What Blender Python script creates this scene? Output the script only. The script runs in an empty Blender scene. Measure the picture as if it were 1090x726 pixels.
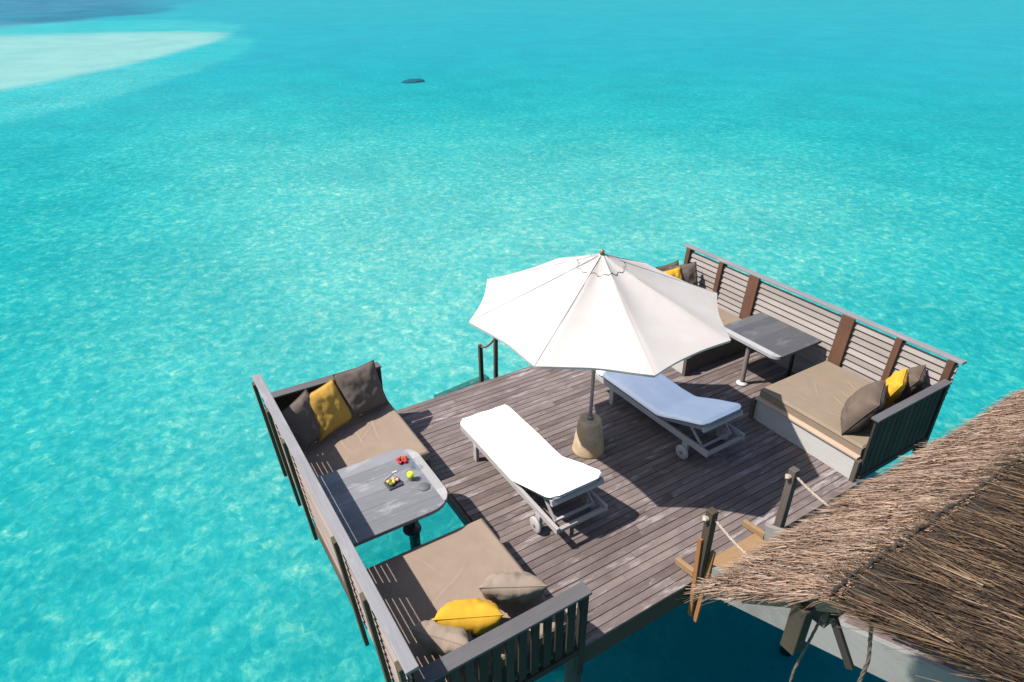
import bpy, bmesh, math, random
import numpy as np
from mathutils import Vector, Matrix, noise
random.seed(7); RNG = np.random.default_rng(11)
S = bpy.context.scene
COL = S.collection
# ------------------------------------------------------------------ camera, light, exposure
CAM_H = 5.5
F_PX, PITCH, YAW = 700.1, 0.51268, 0.55749
cd = bpy.data.cameras.new('camera'); cam = bpy.data.objects.new('camera', cd); COL.objects.link(cam)
cam.location = (0, 0, CAM_H); cam.rotation_euler = (math.pi/2-PITCH, 0, -YAW)
cd.sensor_width = 36; cd.lens = F_PX/1090*36; cd.clip_end = 8000; cd.clip_start = 0.05
S.camera = cam
TO_SUN = Vector((-0.678, 0.285, 1.0)).normalized()
W = bpy.data.worlds.new("World"); S.world = W; W.use_nodes = True
nt = W.node_tree; nt.nodes.clear()
sky = nt.nodes.new('ShaderNodeTexSky'); sky.sky_type = 'NISHITA'; sky.sun_disc = False
sky.sun_elevation = math.asin(TO_SUN.z); sky.sun_rotation = math.atan2(TO_SUN.x, TO_SUN.y)
bg = nt.nodes.new('ShaderNodeBackground'); bg.inputs[1].default_value = 0.085
wo = nt.nodes.new('ShaderNodeOutputWorld'); nt.links.new(sky.outputs[0], bg.inputs[0]); nt.links.new(bg.outputs[0], wo.inputs[0])
sl = bpy.data.lights.new('sun', 'SUN'); sl.energy = 4.1; sl.angle = math.radians(0.6); sl.color = (1, .955, .89)
so = bpy.data.objects.new('sun', sl); COL.objects.link(so); so.rotation_euler = TO_SUN.to_track_quat('Z', 'Y').to_euler(); so.location = (-20, 10, 40)
S.view_settings.view_transform = 'Standard'; S.view_settings.look = 'None'
S.view_settings.exposure = 1.55; S.view_settings.gamma = 1; S.view_settings.use_curve_mapping = False
S.cycles.use_denoising = True; S.cycles.max_bounces = 8; S.cycles.transparent_max_bounces = 12

# ------------------------------------------------------------------ materials
class NT:
    def __init__(s, name):
        s.m = bpy.data.materials.new(name); s.m.use_nodes = True
        s.t = s.m.node_tree; s.t.nodes.clear()
        s.out = s.n('ShaderNodeOutputMaterial')
    def n(s, typ, **kw):
        nd = s.t.nodes.new(typ)
        for k, v in kw.items(): setattr(nd, k, v)
        return nd
    def l(s, a, b): s.t.links.new(a, b)
    def coords(s, scale=(1,1,1), kind='Object'):
        c = s.n('ShaderNodeTexCoord'); m = s.n('ShaderNodeMapping'); m.inputs['Scale'].default_value = scale
        s.l(c.outputs[kind], m.inputs[0]); return m.outputs[0]
    def noise(s, vec, scale, detail=4, rough=.55, dist=0):
        n = s.n('ShaderNodeTexNoise'); n.inputs['Scale'].default_value = scale; n.inputs['Detail'].default_value = detail
        n.inputs['Roughness'].default_value = rough; n.inputs['Distortion'].default_value = dist
        s.l(vec, n.inputs['Vector']); return n.outputs[0]
    def ramp(s, fac, stops):
        r = s.n('ShaderNodeValToRGB'); e = r.color_ramp.elements
        while len(e) < len(stops): e.new(.5)
        for q, (p, c) in zip(e, stops):
            q.position = p; q.color = tuple(c)+(1,) if hasattr(c, '__len__') else (c, c, c, 1)
        s.l(fac, r.inputs[0]); return r.outputs[0]
    def mix(s, fac, a, b, mode='MIX'):
        n = s.n('ShaderNodeMix', data_type='RGBA', blend_type=mode)
        for i, v in ((0, fac), (6, a), (7, b)):
            if hasattr(v, 'node'): s.l(v, n.inputs[i])
            elif i == 0: n.inputs[0].default_value = v
            else: n.inputs[i].default_value = tuple(v)+(1,) if hasattr(v, '__len__') else (v, v, v, 1)
        return n.outputs[2]
    def math(s, op, a, b=0.5, clamp=False):
        n = s.n('ShaderNodeMath', operation=op, use_clamp=clamp)
        for i, v in ((0, a), (1, b)):
            if hasattr(v, 'node'): s.l(v, n.inputs[i])
            else: n.inputs[i].default_value = v
        return n.outputs[0]
    def island(s): return s.n('ShaderNodeNewGeometry').outputs['Random Per Island']
    def bump(s, h, strength=.3, dist=.01):
        b = s.n('ShaderNodeBump'); b.inputs['Strength'].default_value = strength; b.inputs['Distance'].default_value = dist
        s.l(h, b.inputs['Height']); return b.outputs[0]
    def bsdf(s, col, rough=.7, normal=None, spec=.3, **kw):
        p = s.n('ShaderNodeBsdfPrincipled')
        if hasattr(col, 'node'): s.l(col, p.inputs['Base Color'])
        else: p.inputs['Base Color'].default_value = tuple(col)+(1,)
        if hasattr(rough, 'node'): s.l(rough, p.inputs['Roughness'])
        else: p.inputs['Roughness'].default_value = rough
        p.inputs['Specular IOR Level'].default_value = spec
        if normal: s.l(normal, p.inputs['Normal'])
        for k, v in kw.items(): p.inputs[k.replace('_', ' ')].default_value = v
        s.l(p.outputs[0], s.out.inputs[0]); return p

def wood(name, dark, light, axis='X', worn=None, wornamt=.0, scale=1.0, rough=.75, stain=.35, k=.42, vary=.45):
    dark = tuple(v*k for v in dark); light = tuple(v*k for v in light); worn = tuple(v*k for v in worn) if worn else None
    t = NT(name)
    st = {'X': (1.2, 22, 22), 'Y': (22, 1.2, 22), 'Z': (22, 22, 1.2)}[axis]
    st = tuple(v*scale for v in st)
    isl = t.island()
    c = t.n('ShaderNodeTexCoord'); off = t.n('ShaderNodeVectorMath', operation='SCALE'); off.inputs[0].default_value = (13, 7, 5); t.l(isl, off.inputs['Scale'])
    add = t.n('ShaderNodeVectorMath', operation='ADD'); t.l(c.outputs['Object'], add.inputs[0]); t.l(off.outputs[0], add.inputs[1])
    m = t.n('ShaderNodeMapping'); m.inputs['Scale'].default_value = st; t.l(add.outputs[0], m.inputs[0])
    grain = t.noise(m.outputs[0], 2.2, 6, .65, .4)
    big = t.noise(add.outputs[0], 1.7, 4, .6)
    f = t.math('ADD', t.math('MULTIPLY', grain, .55), t.math('MULTIPLY', isl, vary))
    col = t.ramp(f, [(.12, dark), (.85, light)])
    col = t.mix(t.ramp(big, [(.4, 0), (.72, stain)]), col, tuple(v*.45 for v in dark))
    if worn:
        pm = t.n('ShaderNodeMapping'); pm.inputs['Scale'].default_value = tuple(v*.16+.8 for v in st); t.l(add.outputs[0], pm.inputs[0])
        patch = t.noise(pm.outputs[0], 1.6, 5, .7)
        col = t.mix(t.ramp(patch, [(.56, 0), (.70, wornamt)]), col, worn)
    t.bsdf(col, rough, t.bump(grain, .35, .006), spec=.25)
    return t.m

def fabric(name, col, rough=.9, weave=260, var=.12, sheen=.0, k=.44):
    col = tuple(c*k for c in col); t = NT(name); v = t.coords()
    w = t.noise(v, weave, 2); b = t.noise(v, 5, 4, .6); c2 = t.noise(v, 16, 3, .5)
    cc = t.mix(t.ramp(b, [(.3, 0), (.7, 1)]), tuple(x*(1-var) for x in col), tuple(min(1, x*(1+var)) for x in col))
    h = t.math('ADD', t.math('MULTIPLY', w, .12), t.math('MULTIPLY', c2, .45))
    t.bsdf(cc, rough, t.bump(h, .30, .02), spec=.15, Sheen_Weight=sheen)
    return t.m

def plain(name, col, rough=.5, spec=.4, var=.15, sc=9, k=.48, **kw):
    col = tuple(c*k for c in col)
    t = NT(name); b = t.noise(t.coords(), sc, 5, .6)
    cc = t.mix(t.ramp(b, [(.3, 0), (.7, 1)]), tuple(x*(1-var) for x in col), tuple(min(1, x*(1+var)) for x in col))
    t.bsdf(cc, rough, t.bump(b, .15, .01), spec=spec, **kw); return t.m

DECKC = ((.120, .086, .078), (.375, .297, .275))
M = {}
M['deck'] = wood('weathered deck wood', *DECKC, 'X', worn=(.62, .56, .56), wornamt=.6, vary=.32, k=.44, stain=.55)
M['fascia'] = wood('damp fascia wood', (.05, .036, .022), (.16, .115, .075), 'X')
M['pile'] = wood('sea stained pile wood', (.03, .032, .028), (.10, .095, .08), 'Z')
M['cap'] = wood('grey cap wood', (.24, .235, .245), (.42, .41, .425), 'Y', worn=(.55, .54, .55), wornamt=.4, stain=.2)
M['capx'] = wood('dark cap wood', (.10, .093, .098), (.21, .197, .205), 'X', stain=.25)
M['slat'] = wood('pale slat wood', (.28, .235, .21), (.47, .41, .375), 'Y', stain=.18)
M['slatbrown'] = wood('brown grey slat wood', (.22, .17, .15), (.42, .34, .30), 'Y', stain=.2)
M['olive'] = wood('olive brown post wood', (.07, .05, .025), (.20, .15, .08), 'Z')
M['slatv'] = wood('dark baluster wood', (.026, .018, .012), (.085, .062, .045), 'Z')
M['post'] = wood('red brown post wood', (.07, .033, .02), (.30, .135, .075), 'Z')
M['greypost'] = wood('grey brown post wood', (.10, .075, .06), (.24, .19, .16), 'Z')
M['board'] = wood('pale bleached board', (.42, .40, .38), (.62, .59, .56), 'Y', stain=.12, k=.58)
M['lip'] = wood('warm lip wood', (.38, .26, .18), (.60, .45, .34), 'Y', stain=.12, k=.62)
M['lounger'] = wood('silver teak', (.27, .25, .245), (.50, .47, .46), 'Y', stain=.15, k=.60)
M['loungerx'] = wood('silver teak crosswise', (.27, .25, .245), (.50, .47, .46), 'X', stain=.15, k=.55)
M['orange'] = wood('fresh orange wood', (.30, .17, .08), (.56, .36, .19), 'X', stain=.15)
M['orangez'] = wood('fresh orange stake wood', (.28, .10, .03), (.50, .22, .08), 'Z', stain=.15)
M['stringer'] = wood('pale grey stringer wood', (.30, .295, .275), (.52, .50, .47), 'Y', stain=.5, k=.36)
M['mattress'] = fabric('taupe canvas', (.36, .27, .205), var=.06)
M['mattress2'] = fabric('dark taupe canvas', (.315, .24, .175), var=.06)
M['taupe'] = fabric('taupe pillow linen', (.165, .12, .092), var=.14)
M['tan'] = fabric('pale taupe pillow linen', (.37, .285, .22), var=.14)
M['grey'] = fabric('charcoal brown pillow linen', (.165, .128, .108), var=.14)
M['yellow'] = fabric('golden yellow pillow cotton', (.78, .43, .035), var=.08)
M['yellow2'] = fabric('ochre yellow pillow cotton', (.62, .36, .07), var=.08)
M['towel'] = fabric('white terry towel', (.86, .86, .87), weave=420, var=.02, k=1.03)
M['darkcloth'] = fabric('grey lounger cushion underside', (.30, .31, .34))
M['black'] = plain('black painted metal', (.02, .02, .022), .45)
M['whitemetal'] = plain('white plinth', (.62, .60, .57), .6)
M['greymetal'] = plain('grey brown pole', (.24, .20, .18), .5)
M['plate'] = plain('slate grey dish', (.05, .055, .07), .4)
M['coaster'] = plain('dark grey coaster', (.12, .125, .14), .7)
M['rope'] = plain('bleached rope', (.46, .36, .30), .95, sc=60, var=.3)
M['darkrope'] = plain('weathered dark rope', (.16, .11, .075), .95, sc=60, var=.3)
M['finial'] = plain('varnished finial', (.36, .17, .06), .4)
M['red'] = plain('red hibiscus petal', (.55, .015, .02), .6)
M['pink'] = plain('pink prawn', (.75, .36, .27), .5)
M['food'] = plain('yellow fruit', (.75, .52, .05), .5)
M['green'] = plain('green garnish', (.22, .30, .05), .6)

def glassmat(name, tint, rough=.02, base=.04, edge=.4):
    t = NT(name); lw = t.n('ShaderNodeLayerWeight'); lw.inputs[0].default_value = .5
    fac = t.math('ADD', t.math('MULTIPLY', t.math('POWER', lw.outputs['Facing'], 4), edge), base)
    tr = t.n('ShaderNodeBsdfTransparent'); tr.inputs[0].default_value = tint+(1,)
    gl = t.n('ShaderNodeBsdfGlossy'); gl.inputs['Roughness'].default_value = rough
    mx = t.n('ShaderNodeMixShader'); t.l(fac, mx.inputs[0]); t.l(tr.outputs[0], mx.inputs[1]); t.l(gl.outputs[0], mx.inputs[2])
    t.l(mx.outputs[0], t.out.inputs[0]); return t.m
M['glass'] = glassmat('clear glass', (.93, .95, .97))
M['juice'] = plain('lime juice', (.62, .68, .01), .3, var=.03, k=.7)
M['floorglass'] = glassmat('floor glass', (.50, .82, .82), base=.02)

def table_mat(name, k):
    sc = lambda *c: tuple(v*k for v in c)
    t = NT(name); v = t.coords(); sx = t.n('ShaderNodeSeparateXYZ'); t.l(v, sx.inputs[0])
    yy = t.math('MULTIPLY', sx.outputs[1], 1/.19); row = t.math('FLOOR', yy); fr = t.math('FRACT', yy)
    wn = t.n('ShaderNodeTexWhiteNoise', noise_dimensions='1D'); t.l(row, wn.inputs['W'])
    m = t.coords((1.5, 26, 10)); g = t.noise(m, 2.0, 6, .68, .4)
    pm = t.coords((1.6, 4.5, 3)); pt = t.noise(pm, 1.9, 5, .7)
    f = t.math('ADD', t.math('MULTIPLY', g, .6), t.math('MULTIPLY', wn.outputs[0], .35))
    c = t.ramp(f, [(.15, sc(.15, .15, .165)), (.75, sc(.34, .335, .355))])
    c = t.mix(t.ramp(pt, [(.55, 0), (.70, .5)]), c, sc(.56, .55, .57))
    seam = t.ramp(t.math('ABSOLUTE', t.math('SUBTRACT', fr, .5)), [(.478, 0), (.49, 1)])
    c = t.mix(seam, c, (.05, .05, .055))
    t.bsdf(c, .6, t.bump(g, .3, .006), spec=.4); return t.m
M['table'] = table_mat('weathered table planks', .42); M['tabledark'] = table_mat('dark weathered table planks', .20)
M['rim'] = wood('pale table rim', (.38, .36, .36), (.56, .54, .54), 'Y', stain=.1)

def canopy_mat():
    t = NT('cream canopy canvas'); b = t.noise(t.coords(), 3.5, 4, .5); w = t.noise(t.coords(), 300, 2)
    col = t.mix(t.ramp(b, [(.35, 0), (.7, 1)]), (.405, .366, .342), (.438, .400, .375))
    h = t.math('ADD', t.math('MULTIPLY', w, .1), t.math('MULTIPLY', b, .5))
    nrm = t.bump(h, .08, .04)
    d = t.n('ShaderNodeBsdfDiffuse'); t.l(col, d.inputs[0]); t.l(nrm, d.inputs[2])
    tl = t.n('ShaderNodeBsdfTranslucent'); t.l(col, tl.inputs[0])
    mx = t.n('ShaderNodeMixShader'); mx.inputs[0].default_value = .30
    t.l(d.outputs[0], mx.inputs[1]); t.l(tl.outputs[0], mx.inputs[2]); t.l(mx.outputs[0], t.out.inputs[0]); return t.m
M['canopy'] = canopy_mat()
M['stitch'] = plain('dark stitching', (.20, .17, .15), .9)

def stone_mat():
    t = NT('ochre cast stone'); v = t.coords((1, 1, 1)); n = t.noise(v, 6, 6, .65); n2 = t.noise(v, 2.5, 3)
    c = t.ramp(n, [(.3, (0.2160, 0.1560, 0.0960)), (.7, (0.3600, 0.2760, 0.1860))])
    c = t.mix(t.ramp(n2, [(.45, 0), (.65, .7)]), c, (0.3480, 0.2280, 0.1020))
    t.bsdf(c, .85, t.bump(n, .18, .01), spec=.2); return t.m
M['stone'] = stone_mat()

def thatch_mat(name, stops, dark):
    t = NT(name); isl = t.island(); v = t.coords((1.2, 1.2, 1.2)); n = t.noise(v, 2.2, 4, .6)
    c = t.ramp(isl, stops); c = t.mix(t.ramp(n, [(.42, 0), (.7, .55)]), c, dark)
    t.bsdf(c, .85, spec=.2); return t.m
M['thatch_pale'] = thatch_mat('pale new thatch', [(0, (0.0591, 0.0335, 0.0210)), (.25, (0.1249, 0.0790, 0.0540)), (.6, (0.1972, 0.1337, 0.0960)), (.93, (0.2629, 0.1884, 0.1440)), (1, (0.1972, 0.0850, 0.0420))], (0.1117, 0.0699, 0.0480))
M['thatch_dark'] = thatch_mat('dark old thatch', [(0, (0.0090, 0.0059, 0.0040)), (.35, (0.0317, 0.0191, 0.0115)), (.68, (0.0679, 0.0417, 0.0237)), (.88, (0.1086, 0.0695, 0.0388)), (.96, (0.1539, 0.1113, 0.0743)), (1, (0.1177, 0.0517, 0.0169))], (0.0180, 0.0112, 0.0067))
M['thatch_core'] = plain('tan thatch core', (.26, .19, .13), .95)
M['underthatch'] = plain('dark thatch core', (.03, .022, .016), .95)

# ------------------------------------------------------------------ mesh helpers
class MB:
    def __init__(s): s.v = []; s.f = []; s.sm = []
    def add(s, vs, fs, smooth=False, mat=None):
        o = len(s.v); s.v += [tuple(mat @ Vector(v)) if mat else tuple(v) for v in vs]
        s.f += [tuple(i+o for i in f) for f in fs]; s.sm += [smooth]*len(fs); return s
    def box(s, x0, x1, y0, y1, z0, z1, mat=None):
        vs = [(x, y, z) for z in (z0, z1) for y in (y0, y1) for x in (x0, x1)]
        return s.add(vs, [(0,2,3,1), (4,5,7,6), (0,1,5,4), (2,6,7,3), (0,4,6,2), (1,3,7,5)], mat=mat)
    def cbox(s, c, size, mat=None):
        return s.box(c[0]-size[0]/2, c[0]+size[0]/2, c[1]-size[1]/2, c[1]+size[1]/2, c[2]-size[2]/2, c[2]+size[2]/2, mat)
    def beam(s, a, b, w, h, up=(0,0,1)):
        a = Vector(a); b = Vector(b); d = (b-a); L = d.length; d.normalize(); x = d.cross(Vector(up)).normalized(); u = x.cross(d)
        m = Matrix((( x.x, d.x, u.x, a.x), (x.y, d.y, u.y, a.y), (x.z, d.z, u.z, a.z), (0,0,0,1)))
        return s.box(-w/2, w/2, 0, L, -h/2, h/2, m)
    def tube(s, pts, r, n=8, caps=True):
        pts = [Vector(p) for p in pts]; R = r if hasattr(r, '__len__') else [r]*len(pts); vs = []; prev = None
        for i, p in enumerate(pts):
            d = (pts[min(i+1, len(pts)-1)]-pts[max(i-1, 0)]).normalized()
            if prev is None: x = d.orthogonal().normalized()
            else: x = (prev - d*prev.dot(d)).normalized()
            prev = x; y = d.cross(x)
            vs += [p+(x*math.cos(2*math.pi*k/n)+y*math.sin(2*math.pi*k/n))*R[i] for k in range(n)]
        fs = [(i*n+k, i*n+(k+1) % n, (i+1)*n+(k+1) % n, (i+1)*n+k) for i in range(len(pts)-1) for k in range(n)]
        s.add(vs, fs, True)
        if caps: s.add(vs[:n], [tuple(range(n))[::-1]]); s.add(vs[-n:], [tuple(range(n))])
        return s
    def lathe(s, prof, c=(0,0,0), n=32, smooth=True):
        vs = [(c[0]+r*math.cos(2*math.pi*k/n), c[1]+r*math.sin(2*math.pi*k/n), c[2]+z) for r, z in prof for k in range(n)]
        fs = [(i*n+k, i*n+(k+1) % n, (i+1)*n+(k+1) % n, (i+1)*n+k) for i in range(len(prof)-1) for k in range(n)]
        return s.add(vs, fs, smooth)
    def prism(s, poly, z0, z1):
        n = len(poly); vs = [(x, y, z0) for x, y in poly]+[(x, y, z1) for x, y in poly]
        return s.add(vs, [tuple(range(n))[::-1], tuple(range(n, 2*n))]+[(i, (i+1) % n, n+(i+1) % n, n+i) for i in range(n)])
    def build(s, name, mat, parent=None, bevel=0, loc=None):
        me = bpy.data.meshes.new(name); me.from_pydata(s.v, [], s.f); me.validate(); me.update()
        if mat in ('glass', 'juice', 'floorglass'):
            q = bmesh.new(); q.from_mesh(me); bmesh.ops.recalc_face_normals(q, faces=q.faces); q.to_mesh(me); q.free()
        if len(me.polygons) == len(s.sm): me.polygons.foreach_set('use_smooth', s.sm)
        o = bpy.data.objects.new(name, me); COL.objects.link(o); me.materials.append(M[mat] if isinstance(mat, str) else mat)
        if parent: o.parent = parent
        if loc: o.location = loc
        if bevel:
            b = o.modifiers.new('bevel', 'BEVEL'); b.width = bevel; b.segments = 2; b.limit_method = 'ANGLE'
        return o
def tag(o, label=None, cat=None, group=None, kind=None):
    for k, v in (('label', label), ('category', cat), ('group', group), ('kind', kind)):
        if v: o[k] = v
    return o
def empty(name, loc, label, cat, group=None, rz=0):
    o = bpy.data.objects.new(name, None); COL.objects.link(o); o.location = loc; o.rotation_euler.z = rz; o.empty_display_size = .2
    return tag(o, label, cat, group)
def copy_tree(o, parent=None):
    c = o.copy(); COL.objects.link(c)
    if parent: c.parent = parent
    for ch in list(o.children): copy_tree(ch, c)
    return c
def cushion(sx, sy, th, n=26, pw=2.2, pinch=.07, wr=.012, seed=0, sag=0.0):
    """soft pillow in the XY plane, thickness along Z, both faces joined along the seam"""
    b = MB(); g = [2*i/n-1 for i in range(n+1)]; vs = []; idx = {}
    def P(u, v, side):
        x = u*sx/2*(1-pinch*(1-v*v)*abs(u)**3); y = v*sy/2*(1-pinch*(1-u*u)*abs(v)**3)
        t = max(0, (1-abs(u)**pw)*(1-abs(v)**pw))**.55
        p = Vector((u*2.1+seed*3.1, v*2.1, side*1.7+seed)); w = noise.noise(p*1.2)*1.6+noise.noise(p*2.9)*.8
        e = max(abs(u), abs(v)); cre = noise.noise(Vector((math.atan2(v, u)*5, seed, side)))*.9*max(0, e-.35)
        z = side*t*th/2 + (w*wr + cre*wr*1.6)*t**.5 + sag*(u*u)*(-1) + sag*.6*(v*v)
        return (x, y, z)
    for side in (1, -1):
        for j, v in enumerate(g):
            for i, u in enumerate(g):
                rim = i in (0, n) or j in (0, n)
                if side == -1 and rim: idx[(side, i, j)] = idx[(1, i, j)]; continue
                idx[(side, i, j)] = len(vs); vs.append(P(u, v, side))
    fs = []
    for side in (1, -1):
        for j in range(n):
            for i in range(n):
                q = [idx[(side, i, j)], idx[(side, i+1, j)], idx[(side, i+1, j+1)], idx[(side, i, j+1)]]
                fs.append(q if side == 1 else q[::-1])
    b.add(vs, fs, True)
    rimpts = [P(u, -1, 1) for u in g]+[P(1, v, 1) for v in g[1:]]+[P(u, 1, 1) for u in g[::-1][1:]]+[P(-1, v, 1) for v in g[::-1][1:]]
    return b, rimpts

# ------------------------------------------------------------------ the setting: sea, seabed
SEA, BED = -1.5, -3.3
def sstep(a, b, x):
    t = np.clip((x-a)/(b-a), 0, 1); return t*t*(3-2*t)
_ph = RNG.uniform(0, 6.28, (3, 12)); _kd = RNG.uniform(0, 6.28, (3, 12))
def lowf(x, y, w, c):
    r = 0
    for i in range(12):
        k = 2*math.pi/(w*(.6+.13*i)); r = r+np.sin(k*(x*math.cos(_kd[c, i])+y*math.sin(_kd[c, i]))+_ph[c, i])
    return r/4.2
def shoal(x, y):
    """pale sandbank: a tongue whose tip points east"""
    wob = lowf(x, y, 30, 0)*2.0
    # near edge from (-60,30) through (-4,58) to the tip (25,108)
    nx = np.array([-160, -60, -30, -4.5, 4, 11, 16.5, 21.5, 27]); ny = np.array([-10, 20, 38, 58, 68, 80, 91, 104, 128])
    ye = np.interp(x, nx, ny)
    near = sstep(-.5, 2.2, y-ye+wob*.4)
    fe = np.interp(x, [-160, -60, -10, 6, 16, 27, 40], [90, 122, 136, 134, 126, 106, 70])
    return near*(1-sstep(-9, 9, y-(fe+wob*2.5)))
def reef(x, y):
    edge = 152+lowf(x, y, 40, 1)*10+sstep(-10, 60, x)*120
    return sstep(-8, 10, y-edge)*(1-sstep(8, 55, x+.0*y))
def sheet(name, z, mat, xs, ys, attrs):
    X, Y = np.meshgrid(xs, ys); nx, ny = len(xs), len(ys)
    v = np.stack([X.ravel(), Y.ravel(), np.full(X.size, z)], 1)
    i = (np.arange(ny-1)[:, None]*nx+np.arange(nx-1)[None]).ravel()
    f = np.stack([i, i+1, i+nx+1, i+nx], 1)
    me = bpy.data.meshes.new(name); me.from_pydata(v.tolist(), [], f.tolist())
    for an, fn in attrs.items():
        a = me.attributes.new(an, 'FLOAT', 'POINT'); a.data.foreach_set('value', fn(X, Y).ravel().astype(np.float32))
    o = bpy.data.objects.new(name, me); COL.objects.link(o); me.materials.append(mat); o['kind'] = 'structure'; return o
def axis(lo, hi, c0, c1, fine, coarse):
    a = list(np.arange(c0, c1, fine)); s = fine; x = c0
    while x > lo: s = min(s*1.25, coarse); x -= s; a.insert(0, x)
    s = fine; x = a[-1]
    while x < hi: s = min(s*1.25, coarse); x += s; a.append(x)
    return np.array(a)
GX = axis(-4000, 4000, -60, 70, 1.5, 600); GY = axis(-1500, 6000, -8, 260, 1.5, 600)
def attr(t, n):
    a = t.n('ShaderNodeAttribute'); a.attribute_name = n; return a.outputs['Fac']
def near_light(x, y):
    """shallow pale shelf round the deck, deeper out to the west and far away"""
    d = np.hypot((x-6)/np.where(x > 6, 21, 9), (y-16)/np.where(y > 16, 22, 10)); g = .04+.94*np.exp(-d*d)
    return np.clip(g*1.0+lowf(x, y, 22, 2)*.08, 0, 1)
def under_shade(x, y):
    """mask of the painted shade below the steps and the thatched roof"""
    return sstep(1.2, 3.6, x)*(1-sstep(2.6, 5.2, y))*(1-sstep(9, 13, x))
def far_off(x, y): return sstep(18, 75, np.hypot(x-4, y-8))
def sand_mat():
    t = NT('pale sea sand'); v = t.coords()
    a = t.noise(v, 2.4, 7, .66, .2); b = t.noise(v, .22, 4, .55); c = t.noise(v, 6, 4, .6)
    col = t.ramp(a, [(.28, (0.273, 0.285, 0.273)), (.5, (0.316, 0.316, 0.298)), (.72, (0.353, 0.344, 0.319))])
    col = t.mix(t.ramp(b, [(.36, .45), (.62, 0)]), col, (0.205, 0.242, 0.239))
    col = t.mix(t.ramp(c, [(.62, 0), (.75, .5)]), col, (0.186, 0.205, 0.167))
    rn = t.noise(v, .12, 5, .6)
    col = t.mix(t.math('MULTIPLY', attr(t, 'reef'), t.ramp(rn, [(.3, .45), (.6, .8)])), col, (0.081, 0.081, 0.124))
    t.bsdf(col, .95, t.bump(a, .4, .08), spec=.05); return t.m
sheet('seabed', BED, sand_mat(), GX, GY, {'reef': reef})
def water_mat():
    t = NT('turquoise lagoon water')
    c0 = t.n('ShaderNodeTexCoord'); mp = t.n('ShaderNodeMapping', vector_type='TEXTURE'); mp.inputs['Rotation'].default_value = (0, 0, -.15); mp.inputs['Scale'].default_value = (1, 1.15, 1)
    t.l(c0.outputs['Object'], mp.inputs[0]); v = mp.outputs[0]   # ripples and painted caustics, drawn out along the wind
    warp = t.n('ShaderNodeTexNoise'); warp.inputs['Scale'].default_value = 2.2; warp.inputs['Detail'].default_value = 3; t.l(v, warp.inputs['Vector'])
    ws = t.n('ShaderNodeVectorMath', operation='SCALE'); ws.inputs['Scale'].default_value = .35; t.l(warp.outputs['Color'], ws.inputs[0])
    vv = t.n('ShaderNodeVectorMath', operation='ADD'); t.l(v, vv.inputs[0]); t.l(ws.outputs[0], vv.inputs[1])
    # caustic light painted into the tint: two sizes of warped cells over slower swell
    def cells(scale):
        vo = t.n('ShaderNodeTexVoronoi', feature='F1'); vo.inputs['Scale'].default_value = scale; t.l(vv.outputs[0], vo.inputs['Vector'])
        sp = t.n('ShaderNodeSeparateColor'); t.l(vo.outputs['Color'], sp.inputs[0]); return sp.outputs[0]
    n1 = t.noise(v, 4.0, 6, .64, .2); n2 = t.noise(v, .42, 4, .6); n3 = t.noise(vv.outputs[0], 11, 4, .7, .2)
    f = t.math('ADD', t.math('MULTIPLY', n1, 1.0), t.math('ADD', t.math('MULTIPLY', n2, .38), t.math('MULTIPLY', n3, .60)))
    c = t.math('ADD', t.math('MULTIPLY', cells(5.4), .30), t.math('MULTIPLY', cells(12), .22))
    f = t.math('SUBTRACT', t.math('ADD', f, c), 1.25)
    f = t.math('ADD', t.math('MULTIPLY', f, 1.35), .48)
    near = attr(t, 'near'); sh = attr(t, 'shoal'); rf = attr(t, 'reef')
    deep = t.ramp(f, [(.10, (.012, .60, .655)), (.45, (.03, .655, .70)), (.60, (.10, .715, .735)), (.78, (.27, .79, .77)), (.95, (.60, .93, .83))])
    shal = t.ramp(f, [(.10, (.25, .735, .755)), (.42, (.38, .80, .80)), (.58, (.49, .845, .825)), (.76, (.64, .915, .86)), (.95, (1.0, 1.05, .89))])
    deep = t.mix(t.math('MULTIPLY', attr(t, 'far'), .8), deep, t.ramp(f, [(.2, (.008, .64, .755)), (.6, (.02, .68, .78)), (.9, (.12, .735, .80))]))
    col = t.mix(near, deep, shal)
    col = t.mix(t.math('MULTIPLY', sh, .95), col, (.59, .835, .83))
    col = t.mix(t.math('MULTIPLY', rf, .8), col, (.26, .70, .84))
    col = t.mix(attr(t, 'under_shade'), col, (.02, .50, .56))  # shade below the deck and roof, painted into the water tint
    tr = t.n('ShaderNodeBsdfTransparent'); t.l(col, tr.inputs[0])
    hb = t.math('ADD', t.noise(v, 2.2, 4, .6, .5), t.math('MULTIPLY', t.noise(v, .5, 3, .5), 1.5))
    nrm = t.bump(hb, .35, .12)
    gl = t.n('ShaderNodeBsdfGlossy'); gl.inputs['Roughness'].default_value = .22; t.l(nrm, gl.inputs['Normal'])
    fr = t.n('ShaderNodeFresnel'); fr.inputs[0].default_value = 1.33; t.l(nrm, fr.inputs['Normal'])
    mx = t.n('ShaderNodeMixShader'); t.l(t.math('MULTIPLY', fr.outputs[0], .11), mx.inputs[0]); t.l(tr.outputs[0], mx.inputs[1]); t.l(gl.outputs[0], mx.inputs[2])
    t.l(mx.outputs[0], t.out.inputs[0]); return t.m
sheet('sea', SEA, water_mat(), GX, GY, {'near': near_light, 'shoal': shoal, 'reef': reef, 'under_shade': under_shade, 'far': far_off})

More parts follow.
